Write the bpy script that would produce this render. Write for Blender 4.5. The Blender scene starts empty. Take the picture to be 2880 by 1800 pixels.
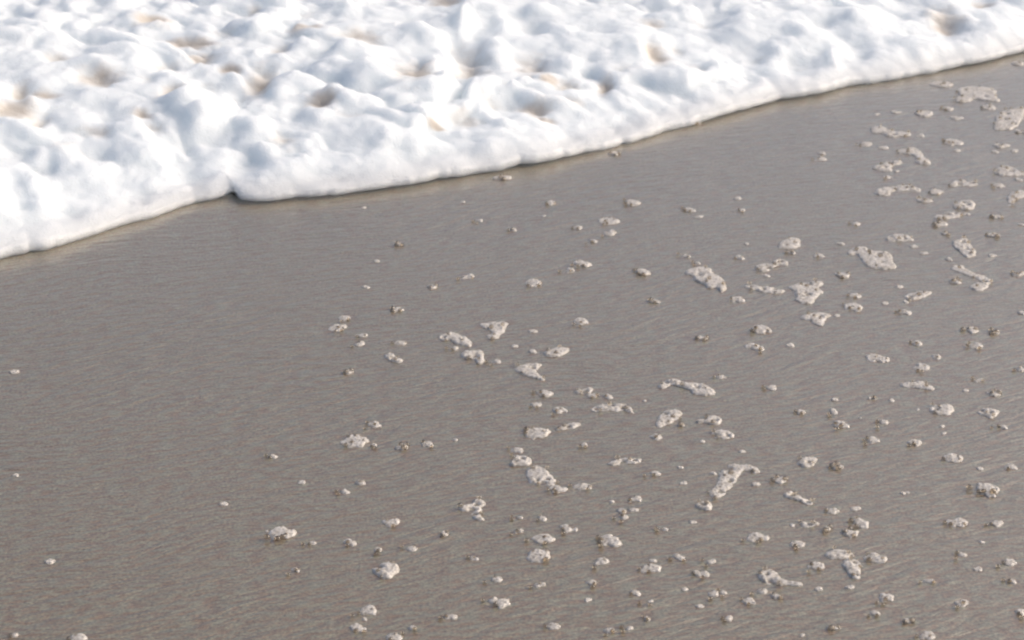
import bpy, bmesh, math, random
import numpy as np

R = math.radians
S = bpy.context.scene
COL = S.collection

# ------------------------------------------------------------------ camera, sky, sun, exposure
CAM_H, PITCH, HALF = 1.35, R(23.5), math.tan(R(14.0))
cam = bpy.data.cameras.new('camera')
cam_o = bpy.data.objects.new('camera', cam)
COL.objects.link(cam_o)
cam_o.location = (0, 0, CAM_H)
cam_o.rotation_euler = (R(90) - PITCH, 0, 0)
cam.sensor_width = 36.0
cam.lens = 18.0 / HALF
cam.clip_start, cam.clip_end = 0.05, 3000
cam.dof.use_dof = True
cam.dof.focus_distance = 3.0
cam.dof.aperture_fstop = 9.0
S.camera = cam_o

SUN_EL, SUN_AZ = 38.0, 80.0          # low over the sea, to the right of the camera
world = bpy.data.worlds.new('World')
S.world = world
world.use_nodes = True
wn = world.node_tree
sky = wn.nodes.new('ShaderNodeTexSky')
sky.sky_type = 'NISHITA'
sky.sun_disc = False
sky.sun_elevation, sky.sun_rotation = R(SUN_EL), R(SUN_AZ)
sky.air_density, sky.dust_density, sky.ozone_density = 0.78, 6.0, 0.25
wn.links.new(sky.outputs[0], wn.nodes['Background'].inputs[0])
wn.nodes['Background'].inputs[1].default_value = 0.14
sun = bpy.data.lights.new('sun', 'SUN')
sun.energy, sun.angle, sun.color = 0.6, R(50), (1.0, 0.93, 0.82)
sun_o = bpy.data.objects.new('sun', sun)
COL.objects.link(sun_o)
sun_o.rotation_euler = (R(90 - SUN_EL), 0, R(180 - SUN_AZ))
S.view_settings.view_transform = 'Standard'
S.view_settings.look = 'None'
S.view_settings.gamma = 1
S.view_settings.use_curve_mapping = False
S.view_settings.exposure = 0.48
S.render.engine = 'CYCLES'
S.cycles.filter_width = 2.3

# ------------------------------------------------------------------ helpers
CP, SP = math.cos(PITCH), math.sin(PITCH)


def ground(px, py, z=0.0):
    """a point of the beach seen at pixel (px, py) of the 2880 x 1800 photograph"""
    u = (np.asarray(px, float) - 1440) / 1440 * HALF
    v = (900 - np.asarray(py, float)) / 1440 * HALF
    dx, dy, dz = u, CP + v * SP, -SP + v * CP
    t = (CAM_H - z) / -dz
    return dx * t, dy * t


def scale_at(px, py):
    """metres per pixel, and sine of the depression, at that point"""
    x, y = ground(px, py)
    d = math.hypot(y, CAM_H)
    return math.sqrt(x * x + d * d) * HALF / 1440, CAM_H / d


_rng = np.random.RandomState(11)
TAB = _rng.rand(256, 256)


def vnoise(x, y):
    xi, yi = np.floor(x).astype(int), np.floor(y).astype(int)
    fx, fy = x - xi, y - yi
    fx = fx * fx * fx * (fx * (fx * 6 - 15) + 10)
    fy = fy * fy * fy * (fy * (fy * 6 - 15) + 10)
    a, b = TAB[xi & 255, yi & 255], TAB[(xi + 1) & 255, yi & 255]
    c, d = TAB[xi & 255, (yi + 1) & 255], TAB[(xi + 1) & 255, (yi + 1) & 255]
    return (a + (b - a) * fx) * (1 - fy) + (c + (d - c) * fx) * fy


def fbm(x, y, n=4, g=0.5):
    s, a, t = 0, 1.0, 0
    for i in range(n):
        s = s + a * vnoise(x * 2 ** i + 17.3 * i, y * 2 ** i + 5.1 * i)
        t += a
        a *= g
    return s / t


def smooth(a, b, x):
    t = np.clip((x - a) / (b - a), 0, 1)
    return t * t * (3 - 2 * t)


def link_mesh(name, verts, faces, mat, parent=None, shade=True):
    me = bpy.data.meshes.new(name)
    me.from_pydata(verts, [], faces)
    me.update()
    if shade:
        me.polygons.foreach_set('use_smooth', [True] * len(me.polygons))
    me.materials.append(mat)
    o = bpy.data.objects.new(name, me)
    COL.objects.link(o)
    if parent:
        o.parent = parent
    return o


def new_mat(name):
    m = bpy.data.materials.new(name)
    m.use_nodes = True
    nt = m.node_tree
    p = nt.nodes['Principled BSDF']
    return m, nt, p


def N(nt, kind, **kw):
    n = nt.nodes.new(kind)
    for k, v in kw.items():
        if k.startswith('i_'):
            n.inputs[k[2:].replace('_', ' ')].default_value = v
        else:
            setattr(n, k, v)
    return n


# ------------------------------------------------------------------ materials
def mat_sand():
    m, nt, p = new_mat('wet_sand')
    L = nt.links.new
    tc = N(nt, 'ShaderNodeTexCoord')
    # run-off streaks: long thin ripples lying obliquely to the foam edge
    wn_ = N(nt, 'ShaderNodeTexNoise', i_Scale=1.7, i_Detail=2.0)
    L(tc.outputs['Object'], wn_.inputs['Vector'])
    warp = N(nt, 'ShaderNodeVectorMath', operation='MULTIPLY_ADD')
    warp.inputs[1].default_value = (0.14, 0.14, 0)
    L(wn_.outputs['Color'], warp.inputs[0])
    L(tc.outputs['Object'], warp.inputs[2])
    mp = N(nt, 'ShaderNodeMapping', vector_type='TEXTURE')
    mp.inputs['Rotation'].default_value = (0, 0, R(22))
    mp.inputs['Scale'].default_value = (1 / 11, 1 / 58, 1)
    L(warp.outputs[0], mp.inputs['Vector'])
    rip = N(nt, 'ShaderNodeTexNoise', i_Scale=1.0, i_Detail=3.0, i_Roughness=0.6, i_Distortion=0.4)
    L(mp.outputs[0], rip.inputs['Vector'])
    mp2 = N(nt, 'ShaderNodeMapping', vector_type='TEXTURE')
    mp2.inputs['Rotation'].default_value = (0, 0, R(11))
    mp2.inputs['Scale'].default_value = (1 / 45, 1 / 150, 1)
    L(warp.outputs[0], mp2.inputs['Vector'])
    rip2 = N(nt, 'ShaderNodeTexNoise', i_Scale=1.0, i_Detail=2.0, i_Roughness=0.6)
    L(mp2.outputs[0], rip2.inputs['Vector'])
    grain = N(nt, 'ShaderNodeTexNoise', i_Scale=250.0, i_Detail=3.0, i_Roughness=0.75)
    L(tc.outputs['Object'], grain.inputs['Vector'])
    big = N(nt, 'ShaderNodeTexNoise', i_Scale=1.3, i_Detail=3.0, i_Roughness=0.5)
    L(tc.outputs['Object'], big.inputs['Vector'])
    # where the ripples are strong
    rmp = N(nt, 'ShaderNodeMapRange')
    rmp.inputs['From Min'].default_value, rmp.inputs['From Max'].default_value = 0.35, 0.65
    rmp.inputs['To Min'].default_value, rmp.inputs['To Max'].default_value = 0.45, 1.0
    L(big.outputs[0], rmp.inputs[0])
    b1 = N(nt, 'ShaderNodeBump', i_Distance=0.012)
    L(rmp.outputs[0], b1.inputs['Strength'])
    L(rip.outputs[0], b1.inputs['Height'])
    b2 = N(nt, 'ShaderNodeBump', i_Strength=0.8, i_Distance=0.0015)
    L(rip2.outputs[0], b2.inputs['Height'])
    L(b1.outputs[0], b2.inputs['Normal'])
    b3 = N(nt, 'ShaderNodeBump', i_Strength=0.5, i_Distance=0.0008)
    L(grain.outputs[0], b3.inputs['Height'])
    L(b2.outputs[0], b3.inputs['Normal'])
    L(b3.outputs[0], p.inputs['Normal'])
    # grain colours
    cr = N(nt, 'ShaderNodeValToRGB')
    cr.color_ramp.elements[0].position, cr.color_ramp.elements[1].position = 0.3, 0.7
    cr.color_ramp.elements[0].color = (0.058, 0.0455, 0.0295, 1)
    cr.color_ramp.elements[1].color = (0.292, 0.244, 0.168, 1)
    L(grain.outputs[0], cr.inputs[0])
    # greenish and reddish grains sorted into streaks by the run-off
    ct = N(nt, 'ShaderNodeMix', data_type='RGBA', blend_type='MULTIPLY')
    ct.inputs[0].default_value = 1.0
    c2 = N(nt, 'ShaderNodeValToRGB')
    c2.color_ramp.elements[0].position, c2.color_ramp.elements[1].position = 0.41, 0.59
    c2.color_ramp.elements[0].color = (0.93, 0.78, 0.66, 1)
    c2.color_ramp.elements[1].color = (1.04, 1.17, 1.14, 1)
    L(rip2.outputs[0], c2.inputs[0])
    L(cr.outputs[0], ct.inputs[6])
    L(c2.outputs[0], ct.inputs[7])
    L(ct.outputs[2], p.inputs['Base Color'])
    p.inputs['Roughness'].default_value = 0.42
    # the film of water the swash has just left
    p.inputs['Coat Weight'].default_value = 1.0
    p.inputs['Coat IOR'].default_value = 1.75
    p.inputs['Coat Roughness'].default_value = 0.2
    bc = N(nt, 'ShaderNodeBump', i_Strength=1.0, i_Distance=0.0016)
    L(rip.outputs[0], bc.inputs['Height'])
    L(bc.outputs[0], p.inputs['Coat Normal'])
    p.inputs['IOR'].default_value = 1.55
    return m


def mat_water():
    m, nt, p = new_mat('turbid_water')
    L = nt.links.new
    tc = N(nt, 'ShaderNodeTexCoord')
    w = N(nt, 'ShaderNodeTexNoise', i_Scale=1.4, i_Detail=6.0, i_Roughness=0.6, i_Distortion=0.5)
    L(tc.outputs['Object'], w.inputs['Vector'])
    b = N(nt, 'ShaderNodeBump', i_Strength=0.6, i_Distance=0.12)
    L(w.outputs[0], b.inputs['Height'])
    L(b.outputs[0], p.inputs['Normal'])
    p.inputs['Base Color'].default_value = (0.16, 0.17, 0.15, 1)
    p.inputs['Roughness'].default_value = 0.08
    p.inputs['IOR'].default_value = 1.33
    return m


def foam_nodes(nt, p, sss, bump, scale):
    L = nt.links.new
    tc = N(nt, 'ShaderNodeTexCoord')
    vo = N(nt, 'ShaderNodeTexVoronoi', i_Scale=scale)
    no = N(nt, 'ShaderNodeTexNoise', i_Scale=scale * 0.45, i_Detail=3.0, i_Roughness=0.65)
    L(tc.outputs['Object'], vo.inputs['Vector'])
    L(tc.outputs['Object'], no.inputs['Vector'])
    ad = N(nt, 'ShaderNodeMath', operation='SUBTRACT')
    L(no.outputs[0], ad.inputs[0])
    L(vo.outputs['Distance'], ad.inputs[1])
    b = N(nt, 'ShaderNodeBump', i_Strength=1.0, i_Distance=bump)
    L(ad.outputs[0], b.inputs['Height'])
    L(b.outputs[0], p.inputs['Normal'])
    p.inputs['Roughness'].default_value = 0.5
    p.inputs['IOR'].default_value = 1.3
    p.inputs['Subsurface Weight'].default_value = 1.0 if sss else 0.0
    p.inputs['Subsurface Radius'].default_value = (1.0, 1.0, 1.0)
    p.inputs['Subsurface Scale'].default_value = sss
    return tc


def mat_wave_foam():
    m, nt, p = new_mat('wave_foam')
    L = nt.links.new
    tc = foam_nodes(nt, p, 0.09, 0.0010, 230.0)
    at = N(nt, 'ShaderNodeAttribute', attribute_name='thin')
    no = N(nt, 'ShaderNodeTexNoise', i_Scale=26.0, i_Detail=5.0, i_Roughness=0.65)
    L(tc.outputs['Object'], no.inputs['Vector'])
    mu = N(nt, 'ShaderNodeMath', operation='MULTIPLY_ADD')
    mu.inputs[1].default_value, mu.inputs[2].default_value = 0.7, -0.35
    L(no.outputs[0], mu.inputs[0])
    ad = N(nt, 'ShaderNodeMath', operation='ADD', use_clamp=True)
    L(at.outputs['Fac'], ad.inputs[0])
    L(mu.outputs[0], ad.inputs[1])
    mr = N(nt, 'ShaderNodeMapRange', interpolation_type='SMOOTHSTEP')
    mr.inputs['From Min'].default_value, mr.inputs['From Max'].default_value = 0.12, 0.85
    mr.inputs['To Max'].default_value = 0.85
    L(ad.outputs[0], mr.inputs[0])
    mx = N(nt, 'ShaderNodeMix', data_type='RGBA')
    mx.inputs[6].default_value = (0.685, 0.735, 0.76, 1)
    mx.inputs[7].default_value = (0.49, 0.44, 0.375, 1)
    L(mr.outputs[0], mx.inputs[0])
    L(mx.outputs[2], p.inputs['Base Color'])
    return m


def mat_patch():
    m, nt, p = new_mat('foam_residue')
    tc = foam_nodes(nt, p, 0.006, 0.0005, 260.0)
    no = N(nt, 'ShaderNodeTexNoise', i_Scale=150.0, i_Detail=2.0, i_Roughness=0.6)
    nt.links.new(tc.outputs['Object'], no.inputs['Vector'])
    ve = N(nt, 'ShaderNodeTexVoronoi', feature='DISTANCE_TO_EDGE', i_Scale=165.0)
    nt.links.new(tc.outputs['Object'], ve.inputs['Vector'])
    cr = N(nt, 'ShaderNodeValToRGB')
    cr.color_ramp.elements[0].position, cr.color_ramp.elements[1].position = 0.35, 0.6
    cr.color_ramp.elements[0].color = (0.43, 0.40, 0.355, 1)
    cr.color_ramp.elements[1].color = (0.58, 0.555, 0.52, 1)
    nt.links.new(no.outputs[0], cr.inputs[0])
    nt.links.new(cr.outputs[0], p.inputs['Base Color'])
    al = N(nt, 'ShaderNodeMapRange')          # froth of clear bubbles lets some of the sand show through
    al.inputs['From Min'].default_value, al.inputs['From Max'].default_value = 0.05, 0.34
    al.inputs['To Min'].default_value, al.inputs['To Max'].default_value = 0.96, 0.55
    nt.links.new(ve.outputs['Distance'], al.inputs[0])
    nt.links.new(al.outputs[0], p.inputs['Alpha'])
    p.inputs['Roughness'].default_value = 0.35
    return m


def mat_bubble(name, tint, white):
    m = bpy.data.materials.new(name)
    m.use_nodes = True
    nt = m.node_tree
    nt.nodes.remove(nt.nodes['Principled BSDF'])
    out = nt.nodes['Material Output']
    L = nt.links.new
    tr = N(nt, 'ShaderNodeBsdfTransparent')
    tr.inputs[0].default_value = tint
    gl = N(nt, 'ShaderNodeBsdfGlossy')
    gl.inputs['Roughness'].default_value = 0.12
    di = N(nt, 'ShaderNodeBsdfTranslucent')
    di.inputs[0].default_value = (0.85, 0.82, 0.78, 1)
    fr = N(nt, 'ShaderNodeFresnel', i_IOR=1.7)
    m1 = N(nt, 'ShaderNodeMixShader')
    m1.inputs[0].default_value = white
    L(tr.outputs[0], m1.inputs[1])
    L(di.outputs[0], m1.inputs[2])
    m2 = N(nt, 'ShaderNodeMixShader')
    L(fr.outputs[0], m2.inputs[0])
    L(m1.outputs[0], m2.inputs[1])
    L(gl.outputs[0], m2.inputs[2])
    L(m2.outputs[0], out.inputs[0])
    return m


M_SAND, M_WATER, M_WAVE, M_PATCH, M_BUB = mat_sand(), mat_water(), mat_wave_foam(), mat_patch(), mat_bubble('bubble_film', (0.93, 0.86, 0.76, 1), 0.38)
M_SHADE_TINT = mat_bubble('shade_tint_bubble_film', (0.85, 0.76, 0.63, 1), 0.2)  # see-through film with the clumps' brown near-left shade put into its tint

# ------------------------------------------------------------------ the beach
sand = link_mesh('sand', [(-600, -600, 0), (600, -600, 0), (600, 600, 0), (-600, 600, 0)], [(0, 1, 2, 3)], M_SAND)
sand['kind'] = 'structure'
sand['label'] = 'smooth wet grey brown sand with fine run-off ripples'

# ------------------------------------------------------------------ foam of the spent wave
EDGE = [(0, 614), (60, 603), (120, 590), (190, 570), (250, 550), (310, 531), (360, 517), (420, 492), (460, 483), (500, 476),
        (535, 466), (554, 458), (560, 474), (580, 482), (610, 483), (650, 480), (700, 474), (800, 465), (850, 458), (900, 449),
        (1000, 436), (1100, 419), (1200, 401), (1290, 389), (1350, 375), (1400, 363), (1440, 353), (1480, 341), (1520, 329),
        (1600, 306), (1625, 302), (1660, 292), (1720, 276), (1780, 259), (1815, 248), (1850, 240), (1900, 233), (1945, 226),
        (1975, 214), (2010, 206), (2060, 199), (2120, 190), (2200, 175), (2300, 156), (2360, 142), (2419, 126)]
K = 1.19048
ex, ey = ground([a * K for a, b in EDGE], [b * K for a, b in EDGE])
# outside the picture the edge wanders on in the same direction
lx = ex[0] - np.array([6.0, 4.2, 2.6, 1.5, 0.8, 0.35])
ly = ey[0] - 0.30 * np.array([6.0, 4.2, 2.6, 1.5, 0.8, 0.35]) + 0.05 * np.sin(np.arange(6) * 2.1)
rx = ex[-1] + np.array([0.3, 0.8, 1.6, 2.8, 4.5, 6.5])
ry = ey[-1] + 0.46 * np.array([0.3, 0.8, 1.6, 2.8, 4.5, 6.5]) + 0.05 * np.sin(np.arange(6) * 1.7)
ex, ey = np.concatenate([lx, ex, rx]), np.concatenate([ly, ey, ry])
# columns: fine inside the picture and beside it
xs = [ex[0]]
while xs[-1] < ex[-1]:
    a = abs(xs[-1] - 0.05)
    xs.append(xs[-1] + (0.0042 if a < 1.55 else 0.0042 + (a - 1.55) * 0.03))
xs = np.array(xs)
ys = np.interp(xs, ex, ey)
k = np.array([1, 2, 3, 2, 1.0])
ys[3:-3] = np.convolve(ys, k / k.sum(), 'same')[3:-3]
ysm = ys.copy()
kw = np.hanning(161)
kw /= kw.sum()
ysm = np.convolve(np.pad(ys, 80, mode='edge'), kw, 'valid')
ysm[:300] += (ys - ysm)[:300] * np.linspace(1, 0, 300)
ysm[-300:] += (ys - ysm)[-300:] * np.linspace(0, 1, 300)
lobes = np.abs(2 * fbm(xs * 11, xs * 0 + 3.3, 2) - 1)
edge_n = (0.28 - np.sqrt(lobes + .01)) * 0.014 * (0.3 + 1.4 * fbm(xs * 2.1, xs * 0 + 21.0, 2)) + (fbm(xs * 60, xs * 0 + 7.7, 3) - 0.5) * 0.008
n0 = np.array([-0.36, 0.933])          # inland to sea
NR = 13
Rn = 0.006 + 0.008 * fbm(xs * 6, xs * 0 + 9.1, 3)
ang = np.linspace(R(-80), R(86), NR)
s_rows = [0.0]
while s_rows[-1] < 7.0:
    d = s_rows[-1]
    s_rows.append(d + (0.0042 if d < 1.75 else 0.0042 + (d - 1.75) * 0.06))
s_rows = np.array(s_rows[1:])
nC, nI = len(xs), len(s_rows)

XX = xs[:, None] + 0 * s_rows[None, :] + n0[0] * (Rn[:, None] + s_rows[None, :] + edge_n[:, None])
mixs = smooth(0.0, 0.15, s_rows)[None, :]
YY = ys[:, None] * (1 - mixs) + ysm[:, None] * mixs + n0[1] * (Rn[:, None] + s_rows[None, :] + edge_n[:, None])
SS = np.broadcast_to(s_rows[None, :], XX.shape)

# hollows read off the photograph: (x, y, width, height in its pixels, depth, thin 0..1)
Z1, Z2, Z3 = (0, 0, .3968), (960, 0, .3968), (1920, 0, .3968)
HOL = [(Z1, 1080, 205, 230, 60, .030, 1.0), (Z1, 1330, 335, 320, 55, .030, 1.0), (Z1, 1390, 435, 240, 60, .022, .75),
       (Z1, 1620, 515, 130, 40, .016, 1.0), (Z1, 2180, 280, 210, 50, .018, 1.0), (Z1, 1970, 390, 150, 90, .026, .5),
       (Z1, 1850, 585, 190, 150, .042, .75), (Z1, 1200, 715, 150, 80, .032, .9), (Z1, 700, 600, 240, 100, .036, .7),
       (Z1, 440, 475, 220, 60, .026, .55), (Z1, 190, 690, 150, 90, .034, .65), (Z1, 345, 710, 150, 50, .016, .85),
       (Z1, 80, 860, 230, 110, .036, .95), (Z1, 255, 900, 130, 120, .030, .5), (Z1, 690, 960, 220, 70, .026, .55),
       (Z1, 1040, 845, 150, 40, .016, .8), (Z1, 1120, 910, 150, 50, .018, .4), (Z1, 2030, 960, 190, 100, .034, .5),
       (Z1, 1320, 1140, 200, 150, .022, 0), (Z1, 2330, 735, 170, 70, .024, .95), (Z1, 1130, 500, 190, 80, .026, .45),
       (Z1, 120, 100, 300, 120, .018, 0), (Z1, 1590, 260, 160, 70, .022, .35), (Z1, 1480, 610, 240, 60, .018, .25),
       (Z1, 1010, 600, 160, 90, .016, .3), (Z1, 440, 1070, 240, 80, .018, .35), (Z1, 640, 1090, 200, 60, .020, .1),
       (Z1, 80, 1120, 240, 90, .024, 0), (Z1, 240, 1190, 160, 60, .016, .2), (Z1, 1680, 650, 200, 90, .02, .2),
       (Z1, 900, 1330, 320, 120, .018, 0), (Z1, 2170, 160, 200, 80, .02, .3), (Z1, 1240, 960, 240, 60, .022, 0),
       (Z1, 1760, 130, 100, 60, .014, .5), (Z1, 560, 390, 260, 80, .018, 0), (Z1, 1700, 1080, 180, 90, .014, .1),
       (Z2, 720, 45, 230, 55, .026, .75), (Z2, 1350, 200, 210, 190, .036, .2), (Z2, 150, 335, 280, 70, .026, .65),
       (Z2, 890, 470, 290, 210, .046, .55), (Z2, 480, 560, 260, 160, .042, .8), (Z2, 1350, 475, 220, 140, .036, .6),
       (Z2, 1740, 470, 180, 170, .030, .1), (Z2, 2210, 400, 150, 110, .030, .85), (Z2, 1890, 590, 110, 110, .026, .7),
       (Z2, 1600, 590, 190, 80, .026, .55), (Z2, 1480, 570, 110, 40, .012, 1.0), (Z2, 900, 795, 260, 70, .026, .5),
       (Z2, 1100, 690, 240, 60, .022, .35), (Z2, 390, 1000, 150, 130, .018, 0), (Z2, 680, 857, 120, 25, .010, 1.0),
       (Z2, 100, 815, 200, 50, .020, .4), (Z2, 1410, 720, 240, 60, .018, .7), (Z2, 1460, 775, 160, 30, .012, .8),
       (Z2, 1650, 700, 220, 40, .018, .5), (Z2, 250, 520, 240, 120, .026, .1), (Z2, 500, 190, 300, 90, .024, 0),
       (Z2, 2240, 180, 170, 40, .018, .6), (Z2, 2040, 500, 200, 60, .022, .4), (Z2, 2370, 360, 120, 70, .020, .4),
       (Z2, 620, 1010, 300, 60, .012, 0), (Z2, 1230, 1010, 240, 180, .016, 0), (Z2, 980, 890, 260, 60, .014, 0),
       (Z2, 790, 700, 160, 120, .022, .1), (Z2, 200, 60, 320, 50, .018, 0), (Z2, 1160, 610, 120, 60, .016, .3),
       (Z2, 520, 60, 160, 60, .018, .3), (Z2, 2240, 820, 180, 90, .012, 0), (Z2, 1920, 50, 240, 60, .018, 0),
       (Z3, 940, 65, 240, 60, .024, .2), (Z3, 480, 340, 320, 120, .038, .2), (Z3, 800, 385, 280, 150, .040, .2),
       (Z3, 1870, 115, 220, 130, .034, .65), (Z3, 1840, 250, 420, 40, .022, .2), (Z3, 180, 180, 200, 45, .020, .3),
       (Z3, 50, 490, 170, 50, .022, .5), (Z3, 1230, 330, 200, 150, .024, 0), (Z3, 1040, 165, 220, 70, .020, 0),
       (Z3, 1560, 100, 240, 90, .022, .1), (Z3, 2150, 20, 160, 50, .020, .7), (Z3, 120, 50, 240, 50, .016, 0),
       (Z3, 480, 530, 260, 60, .016, 0), (Z3, 720, 600, 220, 110, .014, 0), (Z3, 2390, 300, 120, 120, .026, .1),
       (Z3, 240, 640, 160, 90, .012, 0), (Z3, 1860, 370, 300, 80, .012, 0), (Z3, 1850, 150, 140, 40, .010, .9)]
# crests and peaks: (x, y, length px, slope angle in the picture, height)
PEAK = [(Z1, 950, 985, 240, 160, .020), (Z1, 1230, 1290, 260, 190, .020), (Z1, 500, 220, 460, 150, .020),
        (Z1, 870, 340, 260, 120, .020), (Z1, 2130, 520, 260, 100, .022), (Z1, 220, 735, 130, 50, .018),
        (Z1, 150, 925, 260, 60, .018), (Z1, 680, 460, 220, 90, .020), (Z1, 1370, 370, 160, 30, .014),
        (Z1, 1350, 780, 300, 120, .018), (Z1, 1440, 1220, 340, 90, .014), (Z1, 300, 1290, 300, 150, .012),
        (Z1, 1830, 220, 240, 80, .018), (Z1, 2330, 440, 160, 90, .014), (Z1, 1900, 20, 300, 40, .014),
        (Z2, 880, 170, 120, 260, .030), (Z2, 1150, 140, 110, 160, .022), (Z2, 640, 260, 340, 90, .024),
        (Z2, 730, 545, 160, 50, .020), (Z2, 560, 760, 160, 100, .018), (Z2, 150, 660, 340, 80, .018),
        (Z2, 1030, 370, 240, 90, .022), (Z2, 1650, 210, 320, 110, .018), (Z2, 1890, 460, 160, 50, .018),
        (Z2, 2120, 330, 110, 140, .020), (Z2, 1420, 610, 200, 40, .018), (Z2, 1480, 1000, 160, 260, .014),
        (Z2, 1960, 960, 220, 130, .012), (Z2, 1400, 40, 300, 60, .018), (Z2, 1560, 640, 140, 30, .016),
        (Z3, 1075, 330, 70, 150, .028), (Z3, 1050, 510, 220, 170, .022), (Z3, 2240, 250, 150, 60, .024),
        (Z3, 1250, 90, 240, 140, .018), (Z3, 830, 150, 240, 120, .018), (Z3, 1850, 190, 420, 40, .014),
        (Z3, 280, 660, 140, 150, .014), (Z3, 500, 650, 140, 110, .012), (Z3, 2300, 110, 240, 60, .014),
        (Z3, 210, 420, 160, 110, .016), (Z3, 1480, 290, 240, 70, .012), (Z3, 640, 260, 160, 60, .016)]

# general lumps: warped ridges that run from far left to near right
ca, sa = math.cos(R(-48)), math.sin(R(-48))
U, V = XX * ca + YY * sa, -XX * sa + YY * ca
wx, wy = fbm(XX * 5, YY * 5 + 40, 3) - .5, fbm(XX * 5 + 90, YY * 5, 3) - .5
r1 = np.abs(2 * fbm(U * 3.2 + wx * 1.6, V * 8.0 + wy * 1.6, 3) - 1)
r2 = np.abs(2 * fbm(U * 8 + 30 + wx * 2, V * 17 + 70 + wy * 2, 3) - 1)
calm = 0.25 + 1.1 * smooth(.36, .62, fbm(XX * 1.9 + 8, YY * 2.6 + 3, 3))
lumps = calm * ((np.sqrt(r1 * r1 + .006) - .28) * 0.038 + (np.sqrt(r2 * r2 + .006) - .28) * 0.010)
r3 = np.abs(2 * fbm(U * 13 + wx * 4, V * 42 + wy * 6 + 11, 2) - 1)
fine = (np.sqrt(r3 * r3 + .02) - .3) * 0.0034 + (fbm(XX * 80 + wx * 3, YY * 80 + wy * 3, 2) - .5) * 0.0026
base = 0.030 * (1 - np.exp(-SS / 0.070)) + 0.018 * smooth(0, 0.35, SS) + 0.012 * smooth(0.2, 0.9, SS)
fade = smooth(0.01, 0.16, SS)
fade2 = smooth(0.0, 0.05, SS)
thin = np.zeros_like(XX)
dz = np.zeros_like(XX)
wxh, wyh = wx * 0.05, wy * 0.07
Zm = 0.055
inner = SS[0] < 2.2
for (zt, zx, zy, zw, zh, dep, th) in HOL:
    px, py = zt[0] + zx * zt[2], zt[1] + zy * zt[2]
    gx, gy = ground(px, py, Zm)
    mpp, sd = scale_at(px, py)
    a, b = zw * zt[2] * mpp * 0.55, zh * zt[2] * mpp / sd * 0.55
    dx, dy = XX + wxh - gx, YY + wyh - gy
    # hollows lean like the crests
    q = ((dx / a) ** 2 + ((dy + dx * 0.25) / b) ** 2)
    g = np.exp(-q * 1.1)
    dz -= 0.64 * dep * g
    thin = np.maximum(thin, th * np.exp(-q * 0.7))
for (zt, zx, zy, zw, zh, hgt) in PEAK:
    px, py = zt[0] + zx * zt[2], zt[1] + zy * zt[2]
    gx, gy = ground(px, py, Zm + 0.02)
    mpp, sd = scale_at(px, py)
    a, b = zw * zt[2] * mpp * 0.5, zh * zt[2] * mpp / sd * 0.42
    dx, dy = XX + wxh - gx, YY + wyh - gy
    q = ((dx / a) ** 2 + ((dy + dx * 0.9 * 0.5) / b) ** 2)
    dz += 0.9 * hgt * np.exp(-q * 1.2)
front = (fbm(XX * 7 + 11, YY * 7, 3) - .5) * 0.036 * smooth(0, .06, SS) + (fbm(XX * 17 + 1, YY * 11, 3) - .5) * 0.016 * smooth(0, .03, SS)
H = 2 * Rn[:, None] * 0.97 + base + lumps * fade + dz * smooth(0.0, .12, SS) + front + fine * fade2
H = np.maximum(H, 0.012 + 0.002 * np.tanh((H - 0.012) * 40))
thin = thin * smooth(0.02, .1, SS)

nose_s = Rn[:, None] - Rn[:, None] * np.cos(ang)[None, :] + edge_n[:, None]
nn = (fbm(xs[:, None] * 90 + 0 * ang[None, :], xs[:, None] * 0 + ang[None, :] * 2.2 + 50, 3) - .5) * 0.0055
nose_s = nose_s - nn * np.cos(ang)[None, :]
gap = 0.0045 * smooth(.40, .62, fbm(xs * 3.3, xs * 0 + 33.0, 3))
nose_z = gap[:, None] + nn * np.sin(ang)[None, :] * smooth(-.4, .6, ang)[None, :] + Rn[:, None] * 0.95 + Rn[:, None] * np.sin(ang)[None, :]
NX = xs[:, None] + n0[0] * nose_s
NY = ys[:, None] + n0[1] * nose_s
# the hollow underside of the lip
us = np.array([0.060, 0.030])[None, :] + edge_n[:, None]
uz = np.array([0.0045, 0.005])[None, :] + 0.6 * gap[:, None]
UX, UY = xs[:, None] + n0[0] * us, ys[:, None] + n0[1] * us
H = H + gap[:, None] * (1 - smooth(0, .08, SS))
AX, AY, AZ = np.hstack([UX, NX, XX]), np.hstack([UY, NY, YY]), np.hstack([uz, nose_z, H])
AT = np.hstack([np.zeros_like(UX), np.zeros_like(NX), thin])
nR = AX.shape[1]
co = np.stack([AX, AY, AZ], -1).reshape(-1, 3).astype(np.float32)
i, j = np.meshgrid(np.arange(nC - 1), np.arange(nR - 1), indexing='ij')
a = (i * nR + j).ravel()
quads = np.stack([a, a + nR, a + nR + 1, a + 1], -1).astype(np.int32)
me = bpy.data.meshes.new('wave_foam')
me.vertices.add(len(co))
me.vertices.foreach_set('co', co.ravel())
me.loops.add(quads.size)
me.loops.foreach_set('vertex_index', quads.ravel())
me.polygons.add(len(quads))
me.polygons.foreach_set('loop_start', np.arange(0, quads.size, 4, dtype=np.int32))
me.polygons.foreach_set('loop_total', np.full(len(quads), 4, dtype=np.int32))
me.update(calc_edges=True)
me.polygons.foreach_set('use_smooth', np.ones(len(quads), bool))
at = me.attributes.new('thin', 'FLOAT', 'POINT')
at.data.foreach_set('value', AT.ravel().astype(np.float32))
me.materials.append(M_WAVE)
foam = bpy.data.objects.new('wave_foam', me)
COL.objects.link(foam)
foam['kind'] = 'stuff'
foam['label'] = 'thick lumpy white foam of a spent wave lying along the wet sand'

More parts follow.
